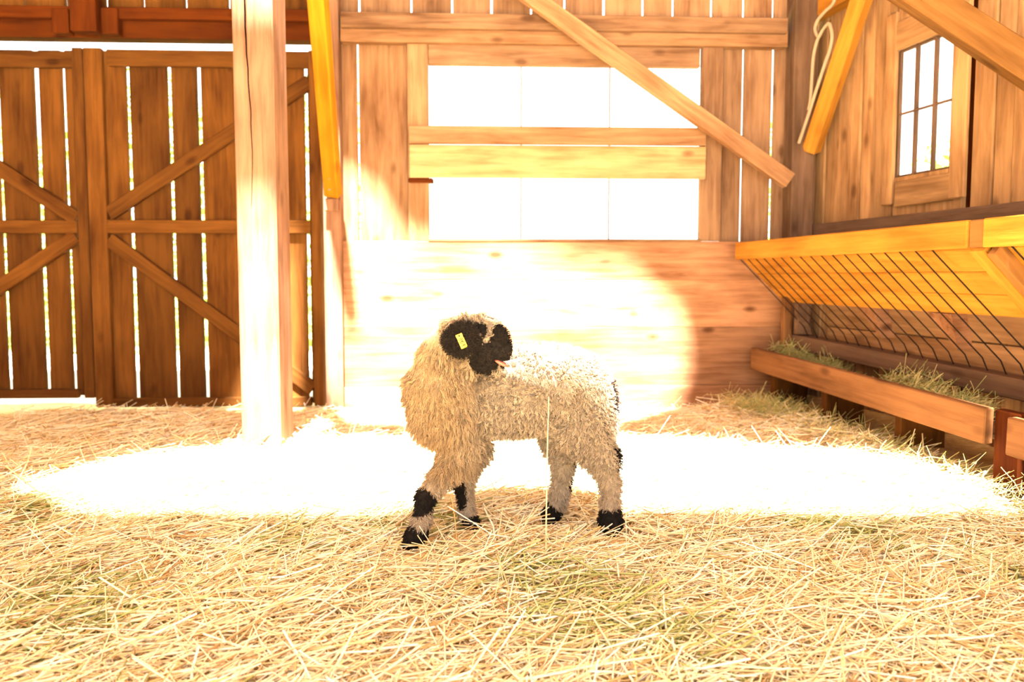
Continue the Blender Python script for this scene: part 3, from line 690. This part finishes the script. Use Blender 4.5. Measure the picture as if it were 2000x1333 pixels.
P[:, :, 2] = np.maximum(P[:, :, 2], .002)
rad = np.where(face, .0009, .00115); rad = np.where(legs, .0010, rad)
R = rad[:, None] * (1.0 - .62 * t)[None]
C, isb = wool_col(Pb, .0025); ck_ = (np.clip((965 - PX) / 90, 0, 1) * np.clip((Pb[:, 2] - .12) / .08, 0, 1) * ~isb)[:, None]; C = C * (1 - ck_) + C * np.array([.92, .80, .62]) * ck_; shade = rng.uniform(.70, 1.14, NS)[cid] * rng.uniform(.93, 1.05, NS); C = C * shade[:, None]  # chest and neck wool tinted golden: bounce light put into the colour
# ear curls
Pe, Ne = tri_sample(EV, EQ, 3000); Ne *= np.sign(np.sum(Ne * (Pe - np.array(ec)), axis=1))[:, None]; de = Ne + rng.normal(0, .3, Ne.shape); te = t[None, :, None]
ae = rng.uniform(0, 6.28, 3000)[:, None] + 9 * t[None]; fe = np.cross(Ne, rng.normal(size=Ne.shape)); fe /= np.linalg.norm(fe, axis=1, keepdims=True); fe2 = np.cross(Ne, fe)
PE = Pe[:, None] + de[:, None] * .008 * te + (fe[:, None] * np.cos(ae)[:, :, None] + fe2[:, None] * np.sin(ae)[:, :, None]) * .0018 * np.sqrt(te)
RE = np.tile(.0010 * (1 - .5 * t), (3000, 1)); CE = np.tile(BLACK, (3000, 1)) * rng.uniform(.8, 1.8, (3000, 1))
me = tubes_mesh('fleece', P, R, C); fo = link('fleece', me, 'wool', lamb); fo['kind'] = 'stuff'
me = tubes_mesh('ear_wool', PE, RE, CE); eo = link('ear_wool', me, 'wool', ear); eo['kind'] = 'stuff'

# ear tag with its number
tcn = L(901.5, 666.5, 1.5405); tilt = math.radians(24)
tx = Vector((math.cos(tilt), 0, math.sin(tilt))); tz = Vector((-math.sin(tilt), 0, math.cos(tilt)))          # across, along
tagm = box('ear_tag', tcn, (tz, tx), (.0365, .0165, .0022), 'tag_yellow', ear, bevel=.0008); tagm['label'] = 'yellow plastic ear tag numbered 864'
fc = bpy.data.curves.new('tag_number', 'FONT'); fc.body = '864'; fc.size = .0150; fc.align_x = 'CENTER'; fc.align_y = 'CENTER'; fc.extrude = .0003
tmp = bpy.data.objects.new('tmp', fc); COL.objects.link(tmp); bpy.context.view_layer.update()
tm = bpy.data.meshes.new_from_object(tmp.evaluated_get(bpy.context.evaluated_depsgraph_get())); bpy.data.objects.remove(tmp)
tm.transform(Matrix.Rotation(-math.pi / 2, 4, 'Z'))                                                            # read downwards along the tag
tm.transform(Matrix(((tx.x, tz.x, 0, tcn.x), (0, 0, -1, tcn.y - .0016), (tx.z, tz.z, 0, tcn.z), (0, 0, 0, 1))) @ Matrix.Translation((0, -.003, 0)))
tn = link('tag_number', tm, 'tag_print', ear)
bmd = bmesh.new(); bmesh.ops.create_uvsphere(bmd, u_segments=10, v_segments=6, radius=.0026); mb = bpy.data.meshes.new('tag_stud'); bmd.to_mesh(mb); bmd.free()
mb.transform(Matrix.Translation(tcn + tz * .0135 + Vector((0, -.0012, 0)))); link('tag_stud', mb, 'tag_print', ear)
# far ear: pale pink tip
EV2, EQ2 = ear_mesh('ear', L(880, 618, 1.66), (-.020, .004, .004), (0, .004, .002), (.004, .0, .008), 14, 8)
link('ear', mesh_np('ear', EV2, EQ2), 'skin_pink', lamb)
# eye, nostril, tongue
def ball(name, c, s, mat, rot=0):
    bm = bmesh.new(); bmesh.ops.create_uvsphere(bm, u_segments=16, v_segments=10, radius=1); me = bpy.data.meshes.new(name); bm.to_mesh(me); bm.free()
    me.transform(Matrix.Translation(c) @ Matrix.Rotation(rot, 4, 'Y') @ Matrix.Diagonal((*s, 1)))
    for p in me.polygons: p.use_smooth = True
    return link(name, me, mat, lamb)
ball('eye', L(937, 655, 1.566), (.0075, .006, .0055), 'eye_dark')
ball('nose', L(989, 688, 1.590), (.012, .014, .013), 'hoof_black')
ball('nostril', L(993, 691, 1.5775), (.004, .003, .003), 'hollow')
ball('tongue', L(979, 710, 1.574), (.0195, .011, .0052), 'tongue_pink', math.radians(28))
